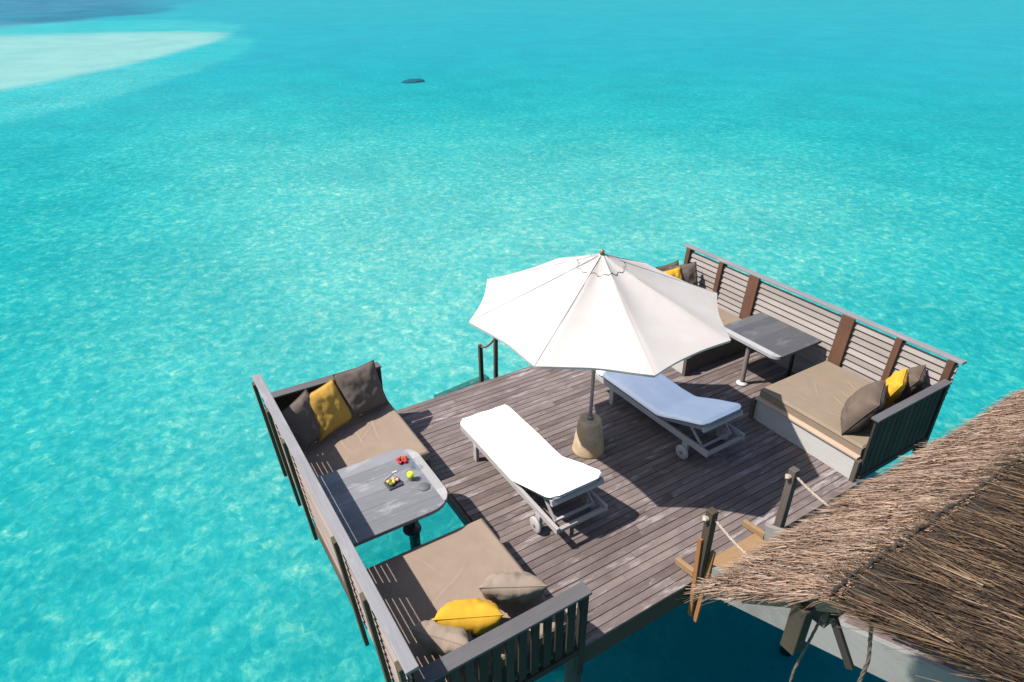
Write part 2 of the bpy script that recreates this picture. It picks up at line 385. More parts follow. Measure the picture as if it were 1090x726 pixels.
# ------------------------------------------------------------------ deck
XL, XR, YN, YF = 2.56, 6.882, 3.0, 7.45
deck = empty('sun_deck', (0, 0, 0), 'weathered grey brown boarded deck on piles above the turquoise lagoon', 'deck')
b = MB(); NB = 48; pitch = (YF-YN)/NB
for i in range(NB):
    y = YN+i*pitch
    x1 = XR
    if 4.62 < y < 5.9: x1 = 8.40
    cuts = [XL]; x = XL
    while True:
        x += random.choice((2.3, 2.9, 3.5)) if x > XL else random.uniform(.8, 3.4)
        if x > x1-.4: break
        cuts.append(x)
    cuts.append(x1)
    for a, c in zip(cuts, cuts[1:]):
        e = .004 if i in (0, 34) else 0
        b.box(a+.0015+random.uniform(-.0, .002), c-.0015, y+.0035, y+pitch-.0035, -.03+random.uniform(-.002, .0), random.uniform(-.003, .003))
b.build('floor_boards', 'deck', deck, bevel=.003)
MB().box(XL+.01, XR-.01, YN+.015, YN+.06, -.30, -.036).build('fascia_board', 'fascia', deck, bevel=.005)
MB().box(XL+.01, XR-.01, YF-.06, YF-.01, -.30, -.036).build('fascia_board', 'fascia', deck, bevel=.005)
MB().box(XL+.06, XR-.02, YN+.065, YF-.065, -.0385, -.0345).build('leak_blocker', 'underthatch', deck)  # added dark sheet, blocks sun leaking through the board gaps
b = MB()
for x in (XL+.02, 3.6, 4.7, 5.8, XR-.08): b.box(x, x+.07, YN+.07, YF-.07, -.26, -.04)
for y in (4.62, 5.85): b.box(6.95, 8.4, y, y+.06, -.26, -.05)
b.build('joist_frame', 'fascia', deck)
for x, y in [(2.68, 3.15), (6.75, 3.15), (2.68, 5.2), (4.7, 5.2), (6.75, 5.2), (2.68, 7.2), (4.7, 7.2), (6.75, 7.2)]:
    MB().tube([(x, y, BED-.2), (x, y, -.27 if 2 < x < 7 else -.1)], .085, 14).build('pile', 'pile', deck)
# glass floor panel over the water in the left nook
g = empty('glass_floor_panel', (1.80, 5.24, 0), 'glass floor panel under the left table with lagoon water showing through', 'glass panel')
MB().box(-.74, .70, -.60, .60, -.02, -.006).build('pane', 'floorglass', g)
b = MB(); b.box(-.80, .745, -.645, -.60, -.12, -.005); b.box(-.80, .745, .60, .645, -.12, -.005); b.box(-.80, -.74, -.60, .60, -.12, -.005); b.box(.70, .745, -.60, .60, -.12, -.005)
b.build('frame', 'fascia', g)

# ------------------------------------------------------------------ slatted side screens (they lean outward)
def screen(name_label, x, y0, y1, posts, face, smat, omat, cmat):
    """face=+1: the seats lie towards +X of the screen (left one)"""
    r = empty('slatted_screen', (x, 0, -.15), name_label, 'wooden screen')
    r.rotation_euler.y = -face*math.radians(4.9)
    H = 1.39
    b = MB(); n = 13; z0 = .06; dz = (H-.08-z0)/n
    ys = [y0]+[p for p in posts[1:-1]]+[y1]
    for i in range(n):
        for a, c in zip(ys, ys[1:]):
            zc = z0+(i+.5)*dz
            tl, hh = (-9, .40) if face > 0 else (-21, .47)
            m = Matrix.Translation((0, 0, zc)) @ Matrix.Rotation(face*math.radians(tl), 4, 'Y')
            b.box(-.008, .008, a+.004, c-.004, -dz*hh, dz*hh, m)
    b.build('slats', smat, r)
    for p in posts:
        for s in (1, -1):
            w = .045 if p not in posts[2:4] or s != face else .10
            MB().box(.026 if s > 0 else -.066, .066 if s > 0 else -.026, p-w, p+w, -.12 if s == -face else .0, H-.03).build('post', 'post' if s == face else omat, r, bevel=.006)
    MB().box(*((-.036, .068) if face > 0 else (-.070, .045)), y0-.05, y1+.05, H-.028, H+.008).build('cap_rail', cmat, r, bevel=.006)
    return r
screen('grey slatted screen with pale cap along the left side, beside the set table', 1.035, 2.86, 7.30, [2.92, 3.62, 4.32, 5.94, 6.60, 7.24], 1, 'slatbrown', 'olive', 'cap')
screen('pale slatted screen with red brown posts along the right side, behind the bare table', 8.415, 3.02, 7.74, [3.10, 3.78, 4.53, 6.20, 6.90, 7.66], -1, 'slat', 'fascia', 'cap')

def balustrade(label, x0, x1, y, fill, capz, cw=.07):
    r = empty('balustrade', ((x0+x1)/2, y, 0), label, 'balustrade', 'balustrades at the ends of the daybeds')
    L = (x1-x0)/2
    MB().box(-L, L, -cw, cw, capz-.03, capz).build('cap_rail', 'capx', r, bevel=.005)
    MB().box(-L+.02, L-.07, -.028, .028, .02, .10).build('bottom_rail', 'slatv', r, bevel=.004)
    b = MB(); k = 12; st = (2*L-.10)/k
    for i in range(k): b.box(-L+.03+i*st, -L+.03+i*st+st*fill, -.013, .013, .10, capz-.03)
    b.build('baluster_panel', 'slatv', r)
    MB().box(L-.07, L, -.035, .035, -.28, capz-.03).build('end_post', 'slatv', r, bevel=.004)
    return r
balustrade('dark balustrade at the near end of the left side, nearest the bottom edge', 1.0, 2.62, 2.97, .60, .87)
balustrade('dark balustrade at the far end of the left side behind three upright pillows', 1.04, 2.50, 7.40, .985, .87)
r = balustrade('dark balustrade at the near end of the right side, close to the thatch', 6.87, 8.44, 3.04, .88, .96, .05); 
balustrade('balustrade at the far right end, half hidden behind the parasol', 6.87, 8.44, 7.60, .88, .92, .05)

# ------------------------------------------------------------------ daybeds
def daybed(label, x0, x1, y0, y1, top, inner, board_h, mat='mattress'):
    """inner=+1 : open side towards +X"""
    cx, cy = (x0+x1)/2, (y0+y1)/2
    r = empty('daybed', (cx, cy, 0), label, 'daybed', 'built in daybeds at the corners of the deck')
    hx, hy = (x1-x0)/2, (y1-y0)/2; th = .13
    # mattress with rounded edges and slight waves
    n = 28; me = MB(); nx, ny = n, n; vs = []
    def prof(u): return math.copysign(1, u)*min(1, abs(u))
    us = [-1, -.99, -.98, -.965]+[-.95+1.9*i/110 for i in range(111)]+[.965, .98, .99, 1]
    rg = random.Random(int(cx*97+cy*31)); cr = [(rg.uniform(-.6, .6)*hx, rg.uniform(-.7, .7)*hy, rg.uniform(.6, 2.3), rg.uniform(.12, .38), rg.uniform(.003, .0065)) for _ in range(9)]
    for j, v in enumerate(us):
        for i, u in enumerate(us):
            e = max(abs(u), abs(v)); dx = (1-abs(u))*hx; dy = (1-abs(v))*hy; d = min(dx, dy)
            rr = .028; z = top-(rr-math.sqrt(max(0, rr*rr-(rr-min(d, rr))**2)))
            z += (noise.noise(Vector((u*1.3+cx, v*1.3+cy, 0)))*.007+noise.noise(Vector((u*3+cx, v*.9+cy, 3)))*.004)*(min(1, d/.1))
            for qx, qy, qa, ql, qh in cr:          # soft creases in the cover
                ex, ey = u*hx-qx, v*hy-qy; al = ex*math.cos(qa)+ey*math.sin(qa); ac = -ex*math.sin(qa)+ey*math.cos(qa)+.04*math.sin(al*7)
                if abs(al) < ql*2 and abs(ac) < .08: z += qh*math.exp(-(al/ql)**2*1.5)*(math.exp(-(ac/.014)**2)-.6*math.exp(-((ac-.026)/.018)**2))*min(1, d/.1)
            vs.append((u*hx, v*hy, z))
    k = len(us); me.add(vs, [(j*k+i, j*k+i+1, (j+1)*k+i+1, (j+1)*k+i) for j in range(k-1) for i in range(k-1)], True)
    zb = top-th; ring = [(-hx, -hy), (hx, -hy), (hx, hy), (-hx, hy)]
    for q in range(4):
        a, c = ring[q], ring[(q+1) % 4]; me.add([(a[0], a[1], zb), (c[0], c[1], zb), (c[0], c[1], top-.028), (a[0], a[1], top-.028)], [(0, 1, 2, 3)])
    me.add([(x, y, zb) for x, y in ring], [(3, 2, 1, 0)])
    mo = me.build('mattress', mat, r)
    pp = [(-hx, -hy), (hx, -hy), (hx, hy), (-hx, hy), (-hx, -hy)]
    pb = MB(); pb.tube([(x*1.001, y*1.001, top-.026) for x, y in pp], .008, 6); pb.build('piping', mat, mo)
    xi = hx*inner
    bx = MB(); a, c = sorted((-xi, xi-inner*.05)); bx.box(a, c, -hy+.01, hy-.01, -.05, zb-.003); bx.build('base', 'greypost', r)
    return r, xi, hx, hy
XB = 1.03
r, xi, hx, hy = daybed('left daybed nearest the viewer, with taupe mattress and three slumped pillows', XB, 2.47, 3.05, 4.58, .42, 1, .3)
MB().box(xi-.045, xi+.01, -hy, hy, -.002, .27).build('front_board', 'greypost', r, bevel=.004)
r, xi, hx, hy = daybed('left daybed at the far end, with taupe mattress under three upright pillows', XB, 2.48, 5.88, 7.33, .42, 1, .3)
MB().box(xi-.045, xi+.01, -hy, hy, -.002, .27).build('front_board', 'greypost', r, bevel=.004)
for lab, y0, y1, tp in (('right daybed near the thatch, with taupe mattress and pale front board', 3.10, 4.62, .485), ('right daybed at the far end, partly hidden behind the parasol', 5.97, 7.52, .47)):
    r, xi, hx, hy = daybed(lab, 6.93, 8.37, y0, y1, tp, -1, .35, 'mattress2')
    MB().box(xi-.045, xi+.01, -hy, hy, -.05, .318).build('front_board', 'board', r, bevel=.004)
    MB().box(xi-.075, xi+.012, -hy-.01, hy+.01, .320, .352).build('front_lip', 'lip', r, bevel=.005)
    for s in (-1, 1): MB().box(xi-.085, xi+.0, s*hy-.03+s*.025, s*hy+.03+s*.025, -.01, .318).build('corner_post', 'greypost', r, bevel=.004)

# ------------------------------------------------------------------ tables
def table(label, x0, x1, y0, y1, inner, rad, top, tmat='table', cat='table'):
    cx, cy = (x0+x1)/2, (y0+y1)/2; hx, hy = (x1-x0)/2, (y1-y0)/2
    r = empty('fixed_table', (cx, cy, 0), label, cat)
    def outline(ins):
        h2x, h2y, rr = hx-ins, hy-ins, rad-ins*.5; o = [(-hx*1.0, -h2y)]
        for k in range(9):
            a = -math.pi/2+k*math.pi/16; o.append((h2x-rr+rr*math.cos(a), -h2y+rr+rr*math.sin(a)))
        for k in range(9):
            a = k*math.pi/16; o.append((h2x-rr+rr*math.cos(a), h2y-rr+rr*math.sin(a)))
        o.append((-hx, h2y))
        return o if inner > 0 else [(-x, y) for x, y in o][::-1]
    MB().prism(outline(0), top-.05, top-.004).build('table_top', tmat, r, bevel=.006)
    # pale strip along the open edge
    o = outline(0); m = outline(.0); b = MB()
    q = outline(0)[1:-1]; qi = [(x-inner*.085 if abs(x) > .2 else x, y) for x, y in q]
    pts = [p for p in q if abs(p[0]-(inner*hx)) < .10]; pts = [(p[0]+inner*.0015, p[1]*1.001) for p in pts]
    w = [(inner*(hx-.10), p[1]) for p in pts[::-1]]
    w = [(inner*(hx-.10), p[1]) for p in pts]
    for k in range(len(pts)-1):
        a, c, d, e = pts[k], pts[k+1], w[k+1], w[k]
        if abs(a[0]-d[0])+abs(c[0]-e[0]) < .004: continue
        b.add([(*a, top), (*c, top), (*d, top), (*e, top)], [(0, 1, 2, 3)]); b.add([(*a, top-.045), (*c, top-.045), (*c, top), (*a, top)], [(0, 1, 2, 3)])
    b.build('edge_strip', 'rim', r, bevel=.003)
    return r, hx, hy
r, hx, hy = table('grey plank table with rounded corners, set with drinks and snacks', 1.09, 2.20, 4.62, 5.74, 1, .26, .75)
MB().tube([(.27, .02, 0), (.27, .02, .70)], .04, 16).build('leg', 'black', r)
MB().lathe([(0, 0), (.10, 0), (.105, .015), (.10, .035), (.05, .05), (.04, .06)], (.27, .02, 0), 24).build('foot', 'black', r)
MB().box(-.2, .3, -.4, .4, .66, .70).build('underframe', 'greypost', r)
r, hx, hy = table('bare dark plank table with pale edge in front of the right screen', 7.36, 8.36, 4.76, 5.86, -1, .13, .75, 'tabledark')
MB().tube([(-.41, .0, .03), (-.41, .0, .70)], .036, 16).build('leg', 'greymetal', r)
MB().lathe([(0, 0.004), (.085, .004), (.085, .02), (.05, .03), (.036, .04)], (-.41, .0, 0), 20).build('foot', 'whitemetal', r)
MB().tube([(.3, -.28, .0), (.3, -.28, .70)], .03, 12).build('leg', 'black', r)
MB().box(-.44, .40, -.35, .35, .66, .70).build('underframe', 'greypost', r)

# ------------------------------------------------------------------ sun loungers
def make_lounger():
    r = empty('sun_lounger', (0, 0, 0), 'silver wooden sun lounger with bright white towel lying in full sun', 'sun lounger', 'sun loungers on the deck')
    hw = .33   # local y: 0 = foot end, negative towards the head
    for s in (-1, 1):
        MB().box(s*hw-.02, s*hw+.02, -2.18, 0, .245, .325).build('side_rail', 'lounger', r, bevel=.006)
        MB().box(s*hw-.022-.0*s, s*hw+.022, -.42, -.34, 0, .243).build('leg', 'lounger', r, bevel=.006)
        MB().box(s*hw-s*.075-.02, s*hw-s*.075+.02, -1.10, -.85, .17, .243).build('brace_block', 'lounger', r, bevel=.005)
        MB().box(s*(hw+.001)-.022, s*(hw+.001)+.022, -1.86, -1.77, .06, .243).build('wheel_bracket', 'lounger', r, bevel=.005)
        wb = MB(); m = Matrix.Translation((s*(hw+.045), -1.815, .10)) @ Matrix.Rotation(math.pi/2, 4, 'Y')
        wv = MB(); wv.lathe([(0, -.017), (.085, -.017), (.10, -.010), (.10, .010), (.085, .017), (0, .017)], n=28)
        wb.add(wv.v, wv.f, True, m); w = wb.build('wheel', 'lounger', r)
        hb = MB(); hb.tube([(s*(hw+.02), -1.815, .10), (s*(hw+.072), -1.815, .10)], .02, 12); hb.build('hub', 'greymetal', w)
    b = MB()
    for i in range(13): b.box(-hw+.02, hw-.02, -.075-i*.1, -.01-i*.1, .295, .317)
    b.build('slats', 'loungerx', r, bevel=.003)
    for y in (-.035, -2.165): MB().box(-hw+.02, hw-.02, y-.012, y+.032, .25, .292).build('crossbar', 'loungerx', r, bevel=.004)
    # lifted backrest
    a = math.radians(20); m = Matrix.Translation((0, -1.33, .315)) @ Matrix.Rotation(-a, 4, 'X')
    b = MB()
    for s in (-1, 1): b.box(s*(hw-.05)-.018, s*(hw-.05)+.018, -.76, 0, -.02, .028, m)
    for i in range(7): b.box(-hw+.0, hw-.0, -.09-i*.105, -.02-i*.105, .029, .048, m)
    b.box(-hw-.02, hw+.02, -.80, -.757, -.02, .048, m)
    b.build('backrest', 'loungerx', r, bevel=.003)
    b = MB()
    for s in (-1, 1): b.beam((s*(hw-.07), -1.80, .46), (s*(hw-.07), -2.02, .27), .022, .035)
    b.box(-hw+.06, hw-.06, -2.035, -2.005, .255, .285); b.build('prop', 'loungerx', r, bevel=.003)
    # cushion wrapped in a towel
    def centre(s):
        y = -s; z = .325
        if s > 1.30: q = s-1.30; z = .325+(math.tan(a)*q)*(1-math.exp(-q*7))+.022*(1-math.exp(-q*7)); 
        return y, z
    def wrap(name, W, th, s0, s1, dz, mat, parent, wr):
        b = MB(); ns, nw = 54, 20; vs = []; L = s1-s0
        for j in range(ns+1):
            s = s0+L*j/ns; y, z = centre(s); ed = min(j, ns-j)/ns*L
            rnd = math.sqrt(max(0, 1-max(0, 1-ed/.05)**2))
            for i in range(nw*2):
                if i <= nw: u = -1+2*i/nw; side = 1
                else: u = 1-2*(i-nw)/nw; side = 0
                e = (1-abs(u))*W/2; rr = math.sqrt(max(0, 1-max(0, 1-e/.045)**2))
                zz = z+dz + (th*(.35+.65*rr*rnd) if side else th*(.35-.35*rr*rnd))
                if side: zz += (noise.noise(Vector((u*1.6, s*2.2, W)))*.018+noise.noise(Vector((u*4, s*5.5, W)))*.006)*wr*rr*rnd
                x = u*(W/2-.10*(1-math.sqrt(max(0, 1-max(0, 1-ed/.10)**2))))+noise.noise(Vector((s*2, u*.3, 5)))*.012*wr
                vs.append((x, y, zz))
        k = 2*nw
        fs = [(j*k+i, j*k+(i+1) % k, (j+1)*k+(i+1) % k, (j+1)*k+i) for j in range(ns) for i in range(k)]
        fs += [tuple(range(k))[::-1], tuple(ns*k+i for i in range(k))]
        fs = [f[::-1] for f in fs]
        b.add(vs, fs, True); return b.build(name, mat, parent)
    wrap('cushion', .70, .05, .0, 2.10, 0, 'darkcloth', r, .3)
    wrap('towel', .75, .065, -.02, 2.075, .03, 'towel', r, 1.0)
    return r
la = make_lounger(); la.location = (3.455, 6.26, 0)
lb = copy_tree(la); lb.location = (5.74, 6.33, 0); lb.rotation_euler.z = math.radians(0.8)
lb['label'] = 'silver wooden sun lounger with bluish white towel lying in the shade of the parasol'

# ------------------------------------------------------------------ parasol
UC = (4.48, 5.29); RZ, AZ, RR, PH = 2.094, 2.79, 1.533, math.radians(117.3)
u = empty('parasol', (UC[0], UC[1], 0), 'large cream eight sided parasol open over the deck', 'parasol')
cb = MB(); N = 8; rows = 16; cols = 10
apex = AZ-.03
def can(t, ang):
    """t 0..1 from apex to rim, ang in sectors"""
    k = math.floor(ang); f = ang-k
    a0, a1 = PH+k*math.pi/4, PH+(k+1)*math.pi/4
    p0 = Vector((math.cos(a0), math.sin(a0))); p1 = Vector((math.cos(a1), math.sin(a1)))
    p = p0.lerp(p1, f)*(RR*t)
    dip = math.sin(math.pi*f)
    p *= 1-.035*dip*t
    z = apex-(apex-RZ)*(t**.97) - .045*dip*math.sin(math.pi*min(1, t*.95+.05))
    z += noise.noise(Vector((p.x*2.2, p.y*2.2, 4)))*.008*t
    if t < .28: z += noise.noise(Vector((ang*4, t*6, 9)))*.010
    return (p.x, p.y, z)
vs = []; T = [.012]+[(i+1)/rows for i in range(rows)]
for t in T:
    for c in range(N*cols): vs.append(can(t, c/cols))
K = N*cols
cb.add(vs, [(i*K+c, (i+1)*K+c, (i+1)*K+(c+1) % K, i*K+(c+1) % K) for i in range(rows) for c in range(K)], True)
# short hem below the rim
hv = [can(1, c/cols) for c in range(K)]; hv2 = [(x*.995, y*.995, z-.03) for x, y, z in hv]
cb.add(hv+hv2, [(c, K+c, K+(c+1) % K, (c+1) % K) for c in range(K)], True)
canopy = cb.build('canopy', 'canopy', u)
sb = MB()
for c in range(N):
    sb.tube([Vector(can(t, c))+Vector((0, 0, .0015)) for t in [.03, .2, .4, .6, .8, 1]], .003, 6)
sb.build('seams', 'canopy', canopy)
sb = MB(); sb.tube([Vector(can(.185+.012*math.sin(c*1.7), (c % 64)/8))+Vector((0, 0, .004)) for c in range(65)], [random.choice((.0012, .003, .0055)) for _ in range(65)], 5)
sb.build('vent_stitching', 'stitch', canopy)
MB().tube([(0, 0, .45), (0, 0, AZ-.03)], .023, 16).build('pole', 'greymetal', u)
MB().lathe([(0, .035), (.014, .034), (.025, .022), (.027, .010), (.024, 0), (.03, -.012), (0, -.014)], (0, 0, AZ-.02), 20).build('finial', 'finial', u)
MB().lathe([(.03, 0), (.06, .0), (.06, .06), (.03, .06)], (0, 0, 2.10), 20).build('hub', 'greymetal', u)
for c in range(N):
    p = Vector(can(.985, c)); q = Vector(can(.03, c)); d = Vector((0, 0, -.02))
    rb = MB().beam(q+d, p+d, .018, .022).build('rib', 'lounger', u)
    mpt = Vector(can(.5, c))+d*1.6
    MB().beam(Vector((0, 0, 2.13)), mpt, .014, .018).build('strut', 'lounger', rb)
base = empty('cast_stone_weight', (UC[0], UC[1], 0), 'ochre cast stone cone holding the parasol pole', 'parasol weight')
MB().lathe([(0, 0), (.204, 0), (.210, .012), (.208, .03), (.148, .475), (.141, .492), (.128, .497), (.0, .497)], n=40).build('stone_cone', 'stone', base)
MB().lathe([(.03, .497), (.042, .497), (.042, .55), (.026, .555)], n=16).build('collar', 'greymetal', base)

# ------------------------------------------------------------------ pillows
def pillow(label, mat, loc, rot, size=(.52, .52, .19), seed=1, group='scatter pillows on the daybeds', pw=2.2, wr=.012, pipe=None):
    b, rim = cushion(*size, seed=seed, pw=pw, wr=wr)
    o = b.build('pillow', mat); tag(o, label, 'pillow', group)
    o.location = loc; o.rotation_euler = tuple(math.radians(a) for a in rot)
    MB().tube(rim, .0055, 6, caps=False).build('piping', mat, o)
    return o
# rot: local XY plane = pillow face; X rotation ~90 stands it up
pillow('golden yellow pillow in the middle of the near left daybed', 'yellow', (1.66, 3.36, .70), (128, 0, -27), (.58, .52, .27), 2, pw=3)
pillow('pale taupe wrinkled pillow beside the deck on the near left daybed', 'tan', (2.14, 3.42, .70), (128, 0, -30), (.60, .54, .25), 3, wr=.02, pw=3)
pillow('taupe wrinkled pillow in the corner of the near left daybed, against the screen', 'tan', (1.42, 3.30, .66), (126, 0, -50), (.52, .46, .24), 4, wr=.02, pw=3)
pillow('charcoal brown pillow at the open end of the far left daybed', 'grey', (2.12, 7.10, .75), (60, 4, 14), (.62, .62, .22), 5, pw=3)
pillow('ochre yellow pillow between two brown ones on the far left daybed', 'yellow2', (1.60, 6.93, .74), (58, 0, 24), (.56, .58, .22), 6, pw=3)
pillow('charcoal brown pillow in the corner of the far left daybed', 'grey', (1.27, 6.80, .74), (62, -8, 30), (.58, .58, .20), 7, pw=3)
pillow('large taupe pillow at the open end of the right near daybed', 'taupe', (7.28, 3.40, .77), (118, 0, 26), (.66, .62, .32), 8, wr=.016, pw=3)
pillow('golden yellow pillow between two taupe ones on the right near daybed', 'yellow', (7.83, 3.40, .83), (112, 0, 24), (.50, .52, .20), 9, pw=3)
pillow('taupe pillow in the corner of the right near daybed', 'taupe', (8.19, 3.38, .80), (116, 0, 20), (.48, .50, .26), 10, wr=.016, pw=3)
pillow('yellow pillow on the right far daybed, peeping out behind the parasol', 'yellow', (7.70, 7.24, .84), (62, 0, -4), (.54, .54, .18), 11, pw=3)
pillow('charcoal brown pillow on the right far daybed, beside the screen', 'grey', (8.06, 7.30, .82), (66, 0, -14), (.56, .58, .20), 12, pw=3)
pillow('brown pillow leaning behind the yellow one at the right far end', 'taupe', (7.86, 7.44, .84), (70, 0, 4), (.56, .54, .16), 13, pw=3)

# ------------------------------------------------------------------ things on the set table
TZ = .75
fl = empty('hibiscus_flower', (1.99, 5.50, TZ-.003), 'red hibiscus flower lying on the set table', 'flower')
for k in range(5):
    b, _ = cushion(.06, .048, .012, n=8, wr=.006, seed=k, sag=.02)
    o = b.build('petal', 'red', fl); a = k*math.tau/5; o.location = (.035*math.cos(a), .035*math.sin(a), .022); o.rotation_euler = (0, -.45, a)
MB().tube([(0, 0, .015), (.01, .01, .06)], .006, 8).build('stamen', 'food', fl)
for lab, loc, drink in (('short glass of lime juice on the set table', (1.945, 5.17, TZ), True), ('empty clear glass next to the lime juice', (2.035, 5.33, TZ), False)):
    gl = empty('drinking_glass', loc, lab, 'glass', 'glasses on the set table')
    MB().lathe([(.0, .001), (.034, .001), (.042, .105), (.039, .105), (.031, .010), (0, .010)], n=28).build('tumbler', 'glass', gl)
    if drink: MB().lathe([(0, .0112), (.0308, .0112), (.0375, .085), (0, .085)], n=28).build('drink', 'juice', gl)
co = MB().lathe([(0, 0), (.062, 0), (.066, .004), (.062, .010), (0, .010)], n=32).build('coaster', 'coaster', loc=(2.015, 4.99, TZ-.0035)); tag(co, 'round dark grey coaster near the rounded table corner', 'coaster')
pl = empty('snack_dish', (1.76, 5.20, TZ-.0035), 'square slate dish with fruit and pink snacks on the set table', 'dish'); pl.rotation_euler.z = .06
b = MB(); b.box(-.085, .085, -.075, .075, 0, .018); b.build('dish', 'plate', pl, bevel=.012)
for i, (x, y, m) in enumerate(((-.04, .02, 'food'), (-.035, -.02, 'green'), (.02, .03, 'pink'), (.045, .0, 'pink'), (.0, -.01, 'food'))):
    b, _ = cushion(.055, .045, .04, n=8, wr=.006, seed=i); o = b.build('snack', m, pl); o.location = (x, y, .038); o.rotation_euler = (.3*i, .5, i)
b = MB(); b.tube([(1.70, 5.30, TZ+.004), (1.82, 5.36, TZ+.004)], .004, 6); b.cbox((1.845, 5.372, TZ+.004), (.05, .02, .003), None); tag(b.build('fork', 'whitemetal'), 'small pale fork lying beside the snack dish', 'fork')

# ------------------------------------------------------------------ entrance posts, ropes, stairs
def sag(a, c, s, n=18):
    a = Vector(a); c = Vector(c); return [a.lerp(c, i/n)-Vector((0, 0, s*4*(i/n)*(1-i/n))) for i in range(n+1)]
def rope(label, pts, r, mat, name='rope'):
    b = MB(); pts = [Vector(p) for p in pts]
    # two twisted strands
    L = [0]
    for p, q in zip(pts, pts[1:]): L.append(L[-1]+(q-p).length)
    n = max(24, int(L[-1]/.012)); fine = []
    for i in range(n+1):
        s = L[-1]*i/n; k = max(j for j in range(len(L)) if L[j] <= s+1e-9); k = min(k, len(pts)-2)
        fine.append(pts[k].lerp(pts[k+1], (s-L[k])/(L[k+1]-L[k])))
    for ph in (0, math.pi*2/3, math.pi*4/3):
        sp = []
        for i, p in enumerate(fine):
            d = (fine[min(i+1, n)]-fine[max(i-1, 0)]).normalized(); x = d.cross(Vector((.3, .2, 1))).normalized(); y = d.cross(x)
            a = i*.55+ph; sp.append(p+(x*math.cos(a)+y*math.sin(a))*r*.5)
        b.tube(sp, r*.62, 6)
    return tag(b.build(name, mat), label, 'rope', 'rope handrails')
def entry_post(label, x, y, zt, lean, mat, stakes=False):
    r = empty('rail_post', (x, y, 0), label, 'post', 'posts where the steps meet the deck')
    MB().beam((0, 0, -.42), (lean, 0, zt), .085, .085, (0, 1, 0)).build('shaft', mat, r, bevel=.008)
    kb = MB(); kb.tube([(lean-.09, .0, zt-.10), (lean-.065, .02, zt-.085), (lean-.04, .0, zt-.09)], [.022, .032, .024], 10); kb.build('knot', 'rope', r)
    if stakes:
        MB().beam((-.055, -.02, -.40), (-.058, .03, .66), .025, .045, (0, 1, 0)).build('stake', 'orangez', r)
        MB().beam((-.03, -.075, -.45), (.06, -.06, .50), .025, .045, (0, 1, 0)).build('stake', 'orangez', r)
    return r
entry_post('brown rope post standing at the edge of the deck, nearer the right daybed', 5.285, 2.945, .99, .015, 'greypost')
entry_post('dark rope post with orange stakes at the deck edge, nearer the viewer', 4.085, 2.945, 1.03, .0, 'fascia', True)
rope('pale rope sagging from the brown post towards the thatch', sag((5.30, 2.93, .92), (5.30, 1.0, 1.62), .36), .013, 'rope')
rope('pale rope sagging from the dark post with the orange stakes', sag((4.10, 2.93, .94), (4.10, 1.0, 1.70), .40), .013, 'rope')
st = empty('wooden_steps', (4.65, 3.0, 0), 'pale grey wooden steps rising from the deck under the thatch', 'steps')
for s, x in ((-1, 4.16), (1, 5.14)):
    b = MB(); sl_ = .44; Y0, Y1 = 2.99, -.9
    lo = lambda Y: .12+sl_*(3.28-Y)-.37
    poly = [(Y0, lo(Y0)), (Y0, .12+sl_*(3.28-Y0)), (Y1, .12+sl_*(3.28-Y1)), (Y1, lo(Y1))]
    vs = [(x-4.65-.025, y-3, z) for y, z in poly]+[(x-4.65+.025, y-3, z) for y, z in poly]; n = len(poly)
    b.add(vs, [tuple(range(n)), tuple(range(n, 2*n))[::-1]]+[(i, n+i, n+(i+1) % n, (i+1) % n) for i in range(n)])
    b.build('stringer', 'stringer', st, bevel=.004)
    xn = x-4.65-.06 if s < 0 else x-4.65+.0
    b = MB(); b.beam((xn, .27, .045), (xn, -.03 if s > 0 else .02, .085), .05, .08); b.build('stringer_nose', 'orange', st, bevel=.006)
for i in range(11):
    y = 2.93-i*.36; z = .06+.44*(3.10-y)-.08
    MB().box(-.46, .46, y-3-.21, y-3+.16, z-.04, z).build('tread', 'orange' if i < 2 else 'deck', st, bevel=.005)

# ------------------------------------------------------------------ thatched roof over the steps
XG = 2.05; E = (1.40, 2.75); Fd = (.87, 3.24); TOP = (-2.6, 4.44); XE = 9.5
roof = empty('thatched_roof', (XG, 0, 0), 'thatched roof with pale eave and dark upper thatch over the steps', 'thatched roof')
def ribbons(name, N, origin, width, mat, parent, seed=1):
    """origin(k) -> base points (N,3), dirs (N,3), length (N), normal (3)"""
    P, D, L, Nn, curl = origin
    rg = np.random.default_rng(seed); side = np.cross(D, Nn); side /= np.linalg.norm(side, axis=1)[:, None]
    w = width*rg.uniform(.55, 1.5, len(P))
    vs = []; seg = 3
    twist = rg.uniform(-.9, .9, (len(P), 1))
    sd = side*np.cos(twist)+Nn*np.sin(twist)
    arr = np.zeros((len(P), seg+1, 2, 3))
    bend = rg.normal(0, .05, (len(P), 1))
    for k in range(seg+1):
        t = k/seg; c = P+D*(L*t)[:, None]+Nn*(curl*(t*t))[:, None]+side*bend*(t*t)*L[:, None]
        ww = (w*(1-.65*t)/2)[:, None]
        arr[:, k, 0] = c-sd*ww; arr[:, k, 1] = c+sd*ww
    V = arr.reshape(-1, 3); n = len(P); base = (np.arange(n)*(seg+1)*2)[:, None]
    F = np.concatenate([base+np.array([[2*k, 2*k+1, 2*k+3, 2*k+2]]) for k in range(seg)], 1).reshape(-1, 4)
    me = bpy.data.meshes.new(name); me.vertices.add(len(V)); me.vertices.foreach_set('co', V.ravel())
    me.loops.add(F.size); me.loops.foreach_set('vertex_index', F.ravel().astype(np.int32))
    me.polygons.add(len(F)); me.polygons.foreach_set('loop_start', np.arange(0, F.size, 4, dtype=np.int32))
    me.polygons.foreach_set('loop_total', np.full(len(F), 4, dtype=np.int32)); me.update(calc_edges=True); me.materials.append(M[mat])
    o = bpy.data.objects.new(name, me); COL.objects.link(o); o.parent = parent; return o
